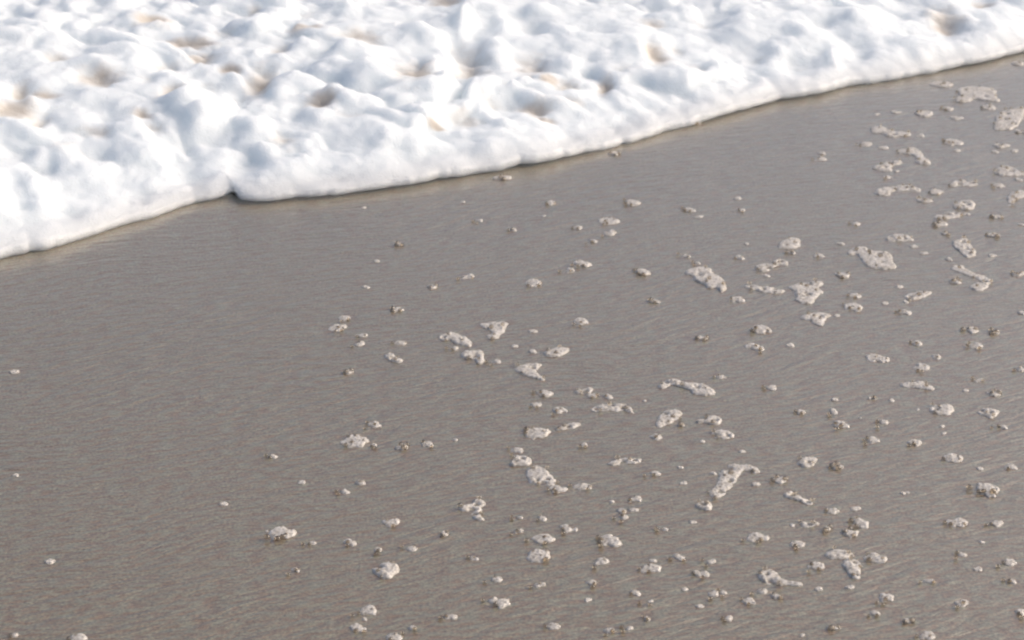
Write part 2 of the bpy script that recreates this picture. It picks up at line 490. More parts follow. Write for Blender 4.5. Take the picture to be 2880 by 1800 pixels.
# shallow sea behind and under the foam, out to the horizon
wv = []
for t in range(0, nC, 40):
    wv.append((xs[t] + n0[0] * 0.5, ys[t] + n0[1] * 0.5, 0.008))
wv += [(xs[-1] + 590, 300, 0.008), (590, 590, 0.008), (-590, 590, 0.008), (-590, ys[0] - 170, 0.008)]
sea = link_mesh('sea_water', wv, [tuple(range(len(wv)))], M_WATER)
sea['kind'] = 'structure'
sea['label'] = 'shallow murky sea water behind the foam'

# ------------------------------------------------------------------ foam left behind on the sand
# tiles the measurements were taken in: x, y of the corner in the photograph and pixels per unit
T = {'A': (880, 520, .2976), 'B': (1560, 520, .2976), 'C': (2160, 420, .2976), 'D': (2160, 820, .2976), 'E': (720, 920, .2976),
     'F': (1440, 920, .2976), 'G': (1440, 1350, .2976), 'J': (720, 1350, .2976), 'H': (2160, 1250, .3638), 'I': (0, 1250, .3638),
     'T': (1920, 0, .3968), 'U': (960, 0, .3968), 'W': (0, 500, .3968)}

# flat rafts of foam with an outline of their own:
# tile, outline, label, how others refer to it, height factor
RAFTS = [
 ('A', [(1190,1420),(1230,1395),(1290,1380),(1370,1400),(1440,1430),(1490,1470),(1480,1500),(1440,1505),(1350,1470),(1300,1440),(1240,1450)],
  'arched white foam raft, upper one of the three foam pieces left of the dart-shaped raft', 'the arched raft left of the dart', 1.3),
 ('A', [(1570,1310),(1660,1285),(1840,1275),(1820,1340),(1770,1390),(1745,1435),(1650,1430),(1660,1400),(1710,1390),(1680,1340),(1600,1325)],
  'dart-shaped pale foam raft with a flat top edge and a point turned down', 'the dart-shaped raft', .8),
 ('B', [(1240,800),(1350,765),(1470,770),(1480,820),(1560,850),(1610,910),(1605,980),(1560,990),(1540,945),(1450,965),(1440,920),(1320,890),(1320,840),(1240,825)],
  'big knobbly white foam raft shaped like a caterpillar with a dark hole at its tail', 'the caterpillar raft', 1.5),
 ('B', [(2105,560),(2180,495),(2320,485),(2300,580),(2130,582)],
  'smooth wedge-shaped white foam raft above a thin white bar of foam', 'the wedge-shaped raft', 1.0),
 ('B', [(1900,760),(1960,735),(2060,730),(2080,690),(2180,690),(2200,740),(2150,735),(2080,742),(2040,790),(1940,800)],
  'wavy crescent of white foam hooked over a dark wet hollow', 'the hooked crescent', 1.0),
 ('B', [(1790,945),(1880,920),(1920,950),(2050,958),(2165,975),(2150,1005),(2000,1005),(1900,975)],
  'thin low chain of white foam lying left of the star-shaped raft', 'the thin foam chain', 1.0),
 ('C', [(985,150),(1100,125),(1110,105),(1260,88),(1260,125),(1140,140),(1175,190),(1100,188),(1000,172)],
  'forked streak of white foam lying below the ear-shaped raft', 'the forked streak', .8),
 ('C', [(1010,380),(1080,345),(1150,350),(1300,320),(1440,360),(1430,385),(1300,375),(1160,372),(1148,422),(1030,415)],
  'long low foam raft like a flying bird with a round head', 'the bird-shaped raft', 1.0),
 ('C', [(1725,320),(1790,270),(1970,288),(1970,325),(1730,330)],
  'low trapezoid foam raft with straight lower edge', 'the trapezoid raft', .9),
 ('C', [(2140,190),(2200,140),(2290,145),(2350,190),(2419,215),(2380,228),(2240,240),(2140,212)],
  'white foam raft with a long tail trailing towards the right edge of the photo', 'the tailed raft', 1.0),
 ('C', [(2265,430),(2300,395),(2419,370),(2440,420),(2330,460),(2305,510),(2265,515),(2275,460)],
  'broken white foam raft at the right edge with a stub hanging down', 'the stubby edge raft', .9),
 ('C', [(1770,505),(1850,460),(1960,490),(1930,555),(1830,550),(1760,540)],
  'roundish white foam raft joined to nothing, just above the slanting feather raft', 'the roundish raft', 1.2),
 ('C', [(1570,625),(1620,585),(1820,580),(1840,600),(1720,640),(1600,652)],
  'slanting feather-shaped foam raft under the roundish raft', 'the feather raft', .8),
 ('C', [(1110,830),(1180,790),(1290,785),(1370,825),(1330,845),(1130,850)],
  'lens-shaped foam raft with pointed ends above the biggest foam raft', 'the lens-shaped raft', 1.0),
 ('C', [(765,960),(830,905),(930,910),(960,950),(1110,945),(1170,990),(1160,1040),(1210,1085),(1190,1110),(1000,1112),(900,1060),(890,1010),(840,965),(770,980)],
  'biggest foam raft on the sand, broad white body with a curled head on its left', 'the big curled raft', 1.1),
 ('C', [(1770,840),(1880,820),(1900,890),(1960,950),(1950,990),(1870,1008),(1830,950),(1750,905)],
  'boot-shaped white foam raft standing nearly upright near the right edge', 'the boot-shaped raft', 1.0),
 ('C', [(195,1280),(330,1245),(510,1230),(500,1262),(445,1285),(530,1335),(450,1360),(430,1420),(390,1450),(270,1420),(280,1340)],
  'star-shaped white foam raft with three points and a blunt lower tail', 'the star-shaped raft', 1.0),
 ('C', [(1740,1090),(1840,1075),(1870,1120),(1960,1160),(2060,1190),(2125,1220),(2060,1285),(2000,1325),(1900,1295),(1920,1262),(2040,1240),(1990,1205),(1880,1172),(1800,1132),(1740,1115)],
  'zigzag ribbon of thin foam ending in a thick white foot', 'the zigzag ribbon', .7),
 ('C', [(1310,1370),(1400,1335),(1530,1325),(1510,1357),(1400,1402),(1320,1402)],
  'slanting almond-shaped foam raft midway between the star and the right edge', 'the almond-shaped raft', .9),
 ('D', [(300,230),(420,185),(600,195),(530,240),(520,300),(465,295),(400,250)],
  'kite-shaped foam raft with a pointed left wing below the star-shaped raft', 'the kite-shaped raft', 1.0),
 ('D', [(1250,860),(1320,835),(1385,850),(1440,830),(1500,860),(1570,890),(1540,912),(1420,890),(1290,882)],
  'flat two-winged foam raft like a moth seen from the side', 'the moth-shaped raft', 1.0),
 ('D', [(1530,1090),(1600,1055),(1745,1050),(1740,1130),(1650,1150),(1570,1130)],
  'fish-head-shaped foam raft with one small dark eye-like hole', 'the fish-head raft', 1.0),
 ('D', [(1980,1130),(2020,1090),(2180,1095),(2160,1150),(2110,1178),(2080,1150)],
  'hat-shaped foam raft to the right of the fish-head raft', 'the hat-shaped raft', 1.0),
 ('E', [(1210,250),(1270,238),(1330,270),(1380,300),(1330,315),(1270,300)],
  'short slanting bar of white foam over a dark shadow, left of the arched raft', 'the slanting bar', 1.4),
 ('E', [(1930,250),(2000,205),(2140,215),(2155,270),(2140,325),(2090,330),(2080,285),(1990,275)],
  'claw-shaped white foam raft curling down on its right', 'the claw-shaped raft', 1.3),
 ('F', [(300,240),(370,190),(460,170),(530,190),(490,235),(400,265)],
  'smooth oval foam raft with no holes, right of the claw-shaped raft', 'the smooth oval raft', 1.2),
 ('F', [(20,385),(90,340),(300,328),(205,375),(250,430),(320,490),(220,460),(120,430)],
  'fishtail-shaped foam raft split by a dark notch on its right', 'the fishtail raft', 1.1),
 ('F', [(595,590),(690,568),(770,558),(720,602),(630,608)],
  'small flame-shaped foam raft slanting up, above the long eyebrow raft', 'the flame-shaped raft', 1.0),
 ('F', [(740,770),(790,730),(880,715),(1050,710),(1130,750),(1130,800),(1080,762),(980,772),(880,768)],
  'long eyebrow-shaped arc of foam with beaded lower edge', 'the eyebrow arc', 1.1),
 ('F', [(410,945),(520,895),(650,882),(630,922),(500,942)],
  'slanting splinter of foam pointing up, right of the crumbly bubble mound', 'the foam splinter', .9),
 ('F', [(1380,550),(1440,490),(1540,475),(1640,520),(1780,520),(1860,550),(1930,610),(1850,627),(1720,612),(1690,572),(1560,532),(1490,508),(1430,560)],
  'longest foam raft in the middle, thick white right half, thin hooked left end', 'the long hooked raft', 1.4),
 ('F', [(1365,900),(1400,820),(1450,770),(1590,768),(1615,810),(1540,862),(1450,900),(1380,922)],
  'leaf-shaped pale foam raft tapering down to its left', 'the leaf-shaped raft', .9),
 ('F', [(1740,880),(1800,850),(1830,868),(1880,820),(1970,840),(1960,897),(1890,897),(1850,887)],
  'twin-humped foam raft, smaller hump on its left, beside the leaf-shaped raft', 'the twin-humped raft', 1.4),
 ('F', [(1880,1000),(1970,950),(2085,988),(2070,1027),(1920,1027)],
  'beret-shaped foam raft just below the twin-humped raft', 'the beret-shaped raft', 1.3),
 ('F', [(920,1270),(1020,1225),(1220,1222),(1200,1257),(1050,1267),(960,1282)],
  'long narrow sausage of foam lying level with a brown shadow line under it', 'the sausage-shaped raft', 1.1),
 ('F', [(-10,1260),(50,1208),(170,1212),(160,1280),(80,1282),(0,1292)],
  'white foam lump at the upper end of the cigar-shaped raft', 'the lump above the cigar', 1.6),
 ('F', [(140,1330),(210,1285),(300,1310),(350,1380),(420,1440),(385,1478),(250,1472),(165,1445),(150,1380)],
  'cigar-shaped speckled foam raft slanting down to its right', 'the cigar-shaped raft', 1.1),
 ('F', [(1950,1400),(2040,1290),(2150,1283),(2320,1298),(2315,1362),(2250,1325),(2165,1330),(2115,1430),(2070,1475),(2000,1530),(1985,1560),(1920,1600),(1890,1585),(1870,1555),(1900,1510),(1960,1470)],
  'large arrowhead of speckled foam with a long stem running down to its left', 'the large arrowhead', .9),
 ('G', [(1750,215),(1790,185),(1870,185),(1880,240),(1850,262),(1770,250)],
  'small foam puff below the stem of the large arrowhead', 'the puff below the arrowhead', 1.5),
 ('H', [(220,130),(260,92),(370,85),(360,130),(290,165)],
  'diamond-shaped foam raft tilted up to its right', 'the diamond raft', 1.2),
 ('H', [(110,370),(200,345),(250,395),(340,430),(320,448),(220,412),(180,402)],
  'comet-shaped foam raft with a thin tail to its lower right', 'the comet raft', 1.3),
 ('H', [(165,605),(230,593),(390,590),(380,607),(240,622)],
  'thin straight thread of foam lying level above a small foam bar', 'the straight foam thread', 1.0),
 ('H', [(440,830),(520,795),(640,818),(660,842),(580,862),(460,857)],
  'loaf-shaped flat foam raft above a dangling clump of bubbles', 'the loaf-shaped raft', 1.1),
 ('H', [(590,890),(640,870),(710,885),(710,960),(702,1018),(650,1012),(625,960),(595,940)],
  'dangling tooth-shaped clump of see-through bubbles', 'the tooth-shaped clump', 1.3),
 ('H', [(-40,960),(10,950),(60,970),(85,1030),(200,1045),(285,1068),(200,1070),(60,1062),(0,1050),(-50,1030),(-60,990)],
  'bubbly foam mound with a long beaded tail to its right', 'the mound with the beaded tail', 1.4),
 ('T', [(1950,620),(2060,600),(2220,618),(2210,670),(2260,712),(2140,705),(2080,685),(2010,712),(1930,710),(1965,665)],
  'butterfly-shaped white foam raft high on the right below the wave foam', 'the butterfly-shaped raft', 1.1),
 ('T', [(2205,890),(2230,800),(2300,775),(2430,740),(2410,830),(2350,905),(2220,912)],
  'broad shield-shaped foam raft cut off by the right edge', 'the shield-shaped raft', 1.1),
 ('T', [(1335,905),(1380,880),(1430,890),(1445,918),(1620,933),(1610,947),(1460,962),(1420,932),(1350,932)],
  'tadpole-shaped foam raft with a long thin tail to its right', 'the tadpole raft', 1.0),
 ('T', [(1515,1075),(1560,1035),(1640,1033),(1690,1070),(1710,1110),(1765,1140),(1740,1158),(1640,1142),(1680,1112),(1620,1082)],
  'ear-shaped foam raft curling round a dark hole with a foot to its right', 'the ear-shaped raft', 1.0),
 ('J', [(1935,240),(2000,213),(2055,213),(2060,165),(2140,172),(2165,205),(2110,222),(2105,310),(2150,360),(2085,352),(2040,322),(2065,272),(1960,268)],
  'bone-shaped upright piece of foam with a dark hole on its left', 'the bone-shaped piece', 1.3),
 ('J', [(1100,830),(1160,790),(1230,763),(1330,783),(1342,840),(1290,870),(1270,902),(1200,902),(1160,872)],
  'jellyfish-shaped white foam puff with two stubs hanging from it', 'the jellyfish-shaped puff', 1.5),
]

# domed clumps of bubbles big enough to be landmarks: tile, x, y, w, h, label, reference
MOUNDS = [
 ('B', 1950, 1375, 180, 135, 'plump white bubble mound under the star-shaped raft, dark foot to its left', 'the plump mound under the star'),
 ('B', 825, 825, 145, 125, 'square white bubble mound standing alone left of the caterpillar raft', 'the square mound'),
 ('B', 265, 748, 165, 105, 'crescent-shaped bubble mound right of a smaller clump and far from the wave foam', 'the crescent mound'),
 ('B', 735, 168, 135, 85, 'brown and white bubble mound nearest to the middle of the wave foam', 'the mound nearest the wave'),
 ('B', 515, 338, 215, 75, 'wide double bubble mound above a smaller white clump', 'the double mound'),
 ('D', 810, 150, 190, 95, 'white bubble mound with a brown hole in front, right of the kite-shaped raft', 'the mound with the brown hole'),
 ('D', 1035, 632, 205, 85, 'wide bubble mound with bright right half and brown shadow in open sand', 'the half-bright mound'),
 ('D', 680, 1258, 165, 105, 'white bubble mound with a stub, nearly square, above the diamond raft', 'the stubbed mound'),
 ('D', 1395, 1430, 145, 95, 'ring-like bubble mound in the right half, far from other mounds', 'the ring-like mound'),
 ('E', 930, 1078, 245, 130, 'large mound of clear brown bubbles with a white rim, in the left half', 'the clear brown mound'),
 ('F', 235, 990, 225, 140, 'crumbly bubble mound with a bright white peak left of the foam splinter', 'the crumbly mound'),
 ('F', 2295, 188, 155, 95, 'bubble mound close below the plump mound under the star', 'the mound below the plump one'),
 ('G', 295, 545, 205, 120, 'upper one of two stacked bubble mounds at lower centre', 'the upper stacked mound'),
 ('G', 255, 725, 235, 150, 'lower one of two stacked bubble mounds at lower centre', 'the lower stacked mound'),
 ('G', 925, 575, 220, 135, 'bright white bubble mound with beaded top right of the stacked mounds', 'the beaded mound'),
 ('G', 1320, 832, 180, 100, 'bubble mound with brown left half under a small white fleck', 'the brown-sided mound'),
 ('G', 1790, 892, 190, 85, 'low wide bubble mound with a brown line along its lower edge', 'the low wide mound'),
 ('G', 2320, 538, 190, 95, 'bubble mound with several small holes, near the lower right', 'the holed mound'),
 ('H', 1430, 103, 165, 85, 'castle-like bubble mound with a notch in the middle, upper right of the round beaded one', 'the castle mound'),
 ('H', 1685, 345, 165, 135, 'round beaded bubble mound, the tallest near the right edge', 'the round beaded mound'),
 ('H', 715, 598, 135, 105, 'bubble mound with white right side above a flat foam loaf', 'the white-sided mound'),
 ('H', 820, 868, 155, 115, 'bubble mound of large see-through bubbles right of the tooth-shaped clump', 'the see-through mound'),
 ('H', 1465, 608, 145, 88, 'smooth bubble mound in open sand near the lower right', 'the smooth mound'),
 ('J', 230, 512, 265, 165, 'large brown and white bubble mound farthest left on the sand', 'the big leftmost mound'),
 ('J', 2300, 1162, 215, 115, 'bubble mound near the bottom centre with brown shadow along its foot', 'the bottom centre mound'),
 ('J', 1325, 1482, 190, 90, 'bubble mound with holes cut by the bottom edge, left of centre', 'the mound cut by the bottom edge'),
 ('I', 600, 1492, 115, 65, 'bubble mound at the bottom edge, far lower left', 'the bottom left mound'),
]

# lesser clumps (d), thin films (f), flecks (s): tile, x, y, w, h
SMALL_D = {
 'A': [(1580,335,55,40),(1895,425,65,50),(2235,165,95,55),(1460,868,115,50),(2080,922,145,95),(300,1262,115,62),(240,1350,145,65),(460,1425,95,55),(445,1498,90,50),(835,1492,135,55)],
 'B': [(530,455,125,95),(365,530,75,60),(1280,242,100,50),(1770,240,60,40),(1240,672,75,55),(135,812,100,75),(1750,692,85,55),(1730,1085,125,65),(240,1288,140,75),(1350,738,60,38),(220,402,85,45)],
 'C': [(500,92,105,48),(505,35,75,40),(1130,268,85,55),(2185,345,115,40),(820,702,85,50),(490,1012,95,50),(820,1390,115,52)],
 'D': [(1295,195,115,52),(1410,488,140,85),(1970,508,120,95),(1600,622,95,65),(1440,712,155,85),(2000,832,85,65),(615,1132,105,72),(1090,1238,95,65),(990,1402,105,75),(2215,1282,95,55),(2400,735,90,85),(25,908,95,75),(305,1145,80,55)],
 'E': [(1885,205,85,75),(2270,328,95,55),(1125,922,115,60),(1115,1120,65,45),(1635,1105,110,60),(160,1222,95,62)],
 'F': [(230,732,115,55),(740,642,95,85),(905,660,85,50),(435,788,130,65),(1980,475,85,55),(1350,1375,95,60),(45,1170,100,62),(680,1115,75,35),(1365,1032,115,85),(305,622,145,85)],
 'G': [(430,78,135,85),(675,58,155,95),(1160,182,115,65),(1030,292,85,50),(1065,355,95,60),(285,358,85,60),(50,488,115,50),(520,455,155,95),(830,772,175,85),(1580,728,115,65),(1890,772,125,62),(760,972,95,60),(1165,1062,115,85),(1310,1138,85,85),(1910,1078,85,45),(2000,1062,85,60),(2235,1152,165,75),(2365,1052,85,62),(2040,1312,105,72),(390,1388,105,80),(930,1422,120,75),(1110,1402,65,45),(1275,1312,85,55),(70,362,65,50),(1450,468,60,50),(270,990,130,50)],
 'H': [(1865,168,95,72),(490,512,95,62),(225,772,115,60),(365,942,125,65),(905,1188,105,72),(1760,612,115,55),(1860,918,105,65),(1505,1222,105,65),(1230,1477,125,62),(830,1302,65,42),(1250,1058,85,42),(1880,1058,85,50),(1500,852,75,42),(1945,1302,75,60)],
 'J': [(840,112,85,52),(1270,402,155,85),(890,592,135,70),(1840,1292,145,70),(1060,1232,190,100),(950,1392,165,82),(1480,1402,75,62),(380,852,85,62),(2065,745,125,50),(1150,662,75,52),(1470,652,105,50),(2270,930,105,70),(530,597,85,40)],
 'T': [(1880,770,85,50),(1925,1008,140,52),(1300,1022,85,45)],
 'I': [(110,1478,65,45)],
}
SMALL_F = {
 'A': [(815,567,100,35),(1130,965,110,45),(800,1182,120,48)],
 'B': [(2215,645,135,35),(940,1105,120,32),(1385,1450,118,42)],
 'C': [(1580,407,135,62),(1485,487,155,52),(1625,712,155,45),(1670,798,100,38),(2135,818,105,45),(705,1192,145,65),(1765,1252,115,60),(2365,1182,125,55),(2400,712,60,85),(2160,637,125,40),(1715,1042,62,72)],
 'D': [(2395,205,75,55),(1900,362,150,58),(2140,387,112,42),(2140,970,118,60),(980,1012,115,36)],
 'E': [(870,428,102,42),(1375,1140,148,75),(990,1475,98,52)],
 'F': [(190,232,80,50),(1595,930,95,38)],
 'G': [(2300,42,85,48)],
 'H': [(535,176,112,45),(80,282,120,92),(630,690,152,68),(70,1177,92,45),(1080,1370,95,40),(510,1420,125,38),(450,660,72,50)],
 'J': [(1780,512,95,48)],
 'T': [(1840,600,142,52),(2170,765,102,42),(1705,802,120,75),(2380,452,95,48),(2385,935,85,40),(2260,1032,102,35)],
 'U': [(1140,1262,150,32),(1940,1092,80,34)],
}
SMALL_S = {
 'A': [(1415,160,46,46),(480,215,38,38),(2187,292,40,40),(605,718,60,38),(500,965,70,30),(2085,1382,80,38)],
 'B': [(1370,298,72,36),(1725,127,55,38),(1820,555,45,38),(1995,860,80,30)],
 'C': [(1215,205,52,30),(1885,612,62,42),(685,892,80,28),(1380,920,70,40),(1480,980,110,36),(2115,995,72,40),(1245,1298,80,40),(2360,285,72,36),(1785,10,62,28),(2140,25,62,30),(2330,10,55,26)],
 'D': [(650,230,52,34),(1300,97,44,36),(1105,112,50,36),(1865,935,62,32),(1175,1032,62,42),(1650,1275,48,36),(1665,1338,62,42),(1420,1112,52,40),(210,510,72,36),(630,1020,60,28),(870,1195,50,30)],
 'E': [(1885,1065,42,38),(430,1467,82,42)],
 'F': [(25,182,62,40),(1800,1080,62,34),(1590,1325,82,32),(2175,1175,62,45),(1895,1380,62,32),(1610,1475,100,38),(1250,695,50,32)],
 'G': [(945,205,52,36),(1155,282,92,42),(1325,762,72,34),(720,1137,62,52),(1640,1035,62,34),(1710,400,90,34),(1780,1195,80,30)],
 'H': [(1635,185,50,36),(1620,965,82,36),(640,1105,82,32),(390,1115,62,30),(1055,375,72,30),(680,500,90,34),(265,1480,40,38),(1650,755,52,28)],
 'J': [(1030,1320,55,40)],
 'T': [(1515,797,62,40),(1380,810,42,36),(1945,835,82,34),(1690,960,62,30),(1940,1065,52,28),(1415,1045,62,34),(2205,1075,42,28),(2345,1072,42,26),(390,1405,52,30),(50,1492,82,38)],
 'I': [(1730,462,72,34),(385,905,62,40),(120,238,60,26)],
 'W': [(95,1375,82,36)],
}


def inside(px, py, poly):
    n = len(poly)
    r = np.zeros(px.shape, bool)
    for a in range(n):
        x0, y0 = poly[a]
        x1, y1 = poly[(a + 1) % n]
        if y0 == y1:
            continue
        c = ((y0 > py) != (y1 > py)) & (px < (x1 - x0) * (py - y0) / (y1 - y0) + x0)
        r ^= c
    return r


def sdf_poly(px, py, poly):
    """signed distance, positive inside"""
    d = np.full(px.shape, 1e9)
    n = len(poly)
    for a in range(n):
        x0, y0 = poly[a]
        x1, y1 = poly[(a + 1) % n]
        ex_, ey_ = x1 - x0, y1 - y0
        t = np.clip(((px - x0) * ex_ + (py - y0) * ey_) / (ex_ * ex_ + ey_ * ey_ + 1e-12), 0, 1)
        d = np.minimum(d, np.hypot(px - x0 - t * ex_, py - y0 - t * ey_))
    return np.where(inside(px, py, poly), d, -d)


def chaikin(p):
    q = []
    for a in range(len(p)):
        (x0, y0), (x1, y1) = p[a], p[(a + 1) % len(p)]
        q += [(x0 * .75 + x1 * .25, y0 * .75 + y1 * .25), (x0 * .25 + x1 * .75, y0 * .25 + y1 * .75)]
    return q


# one bubble, shared by every bubble part
def bubble_mesh(mat):
    v, f = [(0, 0, 1.0)], []
    n = 10
    rings = [(0.50, 0.866), (0.866, 0.5), (1.0, 0.0), (0.92, -0.4)]
    for rr, zz in rings:
        for q in range(n):
            t = 2 * math.pi * q / n
            v.append((rr * math.cos(t), rr * math.sin(t), zz))
    for q in range(n):
        f.append((0, 1 + q, 1 + (q + 1) % n))
        for g in range(len(rings) - 1):
            a, b = 1 + g * n + q, 1 + g * n + (q + 1) % n
            f.append((a, a + n, b + n, b))
    me_ = bpy.data.meshes.new('bubble')
    me_.from_pydata(v, [], f)
    me_.polygons.foreach_set('use_smooth', [True] * len(f))
    me_.materials.append(mat)
    return me_


BUB, SHADE_TINT = bubble_mesh(M_BUB), bubble_mesh(M_SHADE_TINT)


def add_bubble(parent, x, y, z, r, me_=None):
    o = bpy.data.objects.new('bubble', me_ or BUB)
    COL.objects.link(o)
    o.parent = parent
    o.location = (x, y, z)
    o.scale = (r, r, r * 0.92)
    return o


def height_mesh(name, gx, gy, z, cx, cy, mat, parent=None):
    """mesh of the part of a height field that stands above the sand, its rim sunk into it"""
    nx, ny = gx.shape
    keep = z > -0.0012
    k2 = keep.copy()
    k2[1:] |= keep[:-1]
    k2[:-1] |= keep[1:]
    k2[:, 1:] |= keep[:, :-1]
    k2[:, :-1] |= keep[:, 1:]
    idx = -np.ones(gx.shape, int)
    idx[k2] = np.arange(k2.sum())
    zz = np.where(keep, z, -0.003)
    verts = np.stack([gx[k2] - cx, gy[k2] - cy, zz[k2]], -1).tolist()
    q = np.stack([idx[:-1, :-1], idx[1:, :-1], idx[1:, 1:], idx[:-1, 1:]], -1).reshape(-1, 4)
    q = q[(q >= 0).all(1)].tolist()
    o = link_mesh(name, verts, q, mat, parent)
    if parent is None:
        o.location = (cx, cy, 0)
    return o


def bumps(gx, gy, pts, rad):
    """field of little domes, for the froth of small bubbles"""
    h = np.zeros(gx.shape)
    for (x, y), r in zip(pts, rad):
        q = 1 - ((gx - x) ** 2 + (gy - y) ** 2) / (r * r)
        h = np.maximum(h, r * 0.5 * np.sqrt(np.clip(q, 0, 1)))
    return h


THINGS = []           # (object, px, py, w, kind, label or None, ref or None)


def scatter(rnd, sd, gx, gy, want, sep, m):
    pts = []
    ii, jj = np.nonzero(sd > m)
    if len(ii) == 0 or want < 1:
        return pts
    for t in range(want * 8):
        q = rnd.randrange(len(ii))
        x = gx[ii[q], jj[q]] + rnd.uniform(-.001, .001)
        y = gy[ii[q], jj[q]] + rnd.uniform(-.001, .001)
        if all((x - a) ** 2 + (y - b) ** 2 > sep * sep for a, b in pts):
            pts.append((x, y))
            if len(pts) >= want:
                break
    return pts


def grid(x0, x1, y0, y1, step):
    return np.meshgrid(np.arange(x0, x1, step), np.arange(y0, y1, step), indexing='ij')


def raft(tile, poly, label, ref, hf, seed):
    rnd = random.Random(seed)
    tx, ty, ts = T[tile]
    src = [(tx + a * ts, ty + b * ts) for a, b in poly]
    gxs, gys = ground([a for a, b in src], [b for a, b in src], 0.004)
    pg = chaikin(list(zip(gxs.tolist(), gys.tolist())))
    pxc, pyc = sum(a for a, b in src) / len(src), sum(b for a, b in src) / len(src)
    w = max(a for a, b in src) - min(a for a, b in src)
    X0, X1, Y0, Y1 = min(a for a, b in pg), max(a for a, b in pg), min(b for a, b in pg), max(b for a, b in pg)
    st = 0.0015 if max(X1 - X0, Y1 - Y0) < .1 else 0.002
    gx, gy = grid(X0 - .008, X1 + .008, Y0 - .008, Y1 + .008, st)
    sd = sdf_poly(gx, gy, pg) + (fbm(gx * 120 + seed, gy * 90, 4) - .5) * 0.007 + .0022
    h = 0.0028 * hf * np.sqrt(np.clip(1 - (1 - np.clip(sd / 0.010, 0, 1)) ** 2, 0, 1)) + np.minimum(sd, 0) * 1.5
    h = h + smooth(0, .006, sd) * (fbm(gx * 110 + 7, gy * 110 + seed, 3) - .5) * 0.002
    area = float((sd > 0).sum()) * st * st
    pts = scatter(rnd, sd, gx, gy, min(70, int(area / 0.00009)), 0.0055, 0.001)
    h = h + smooth(-.0005, .004, sd) * bumps(gx, gy, pts, [rnd.uniform(.0015, .0030) for _ in pts])
    # a few popped holes
    for (x, y) in scatter(rnd, sd, gx, gy, 0 if 'smooth' in label or 'flat' in label else rnd.randint(1, 3), .012, .006):
        r = rnd.uniform(.003, .006)
        h = h - 0.006 * np.exp(-((gx - x) ** 2 + (gy - y) ** 2) / (r * r))
    cx, cy = (X0 + X1) / 2, (Y0 + Y1) / 2
    o = bpy.data.objects.new('foam_raft', None)
    o.location = (cx, cy, 0)
    COL.objects.link(o)
    height_mesh('froth', gx, gy, h, cx, cy, M_PATCH, o)
    for (x, y) in scatter(rnd, sd, gx, gy, min(8, 2 + int(area / 0.0009)), 0.010, -0.0015):
        r = rnd.uniform(.0024, .0042)
        add_bubble(o, x - cx, y - cy, r * .5 + rnd.uniform(0, .003) * hf, r)
    THINGS.append((o, pxc, pyc, w, 'raft', label, ref))


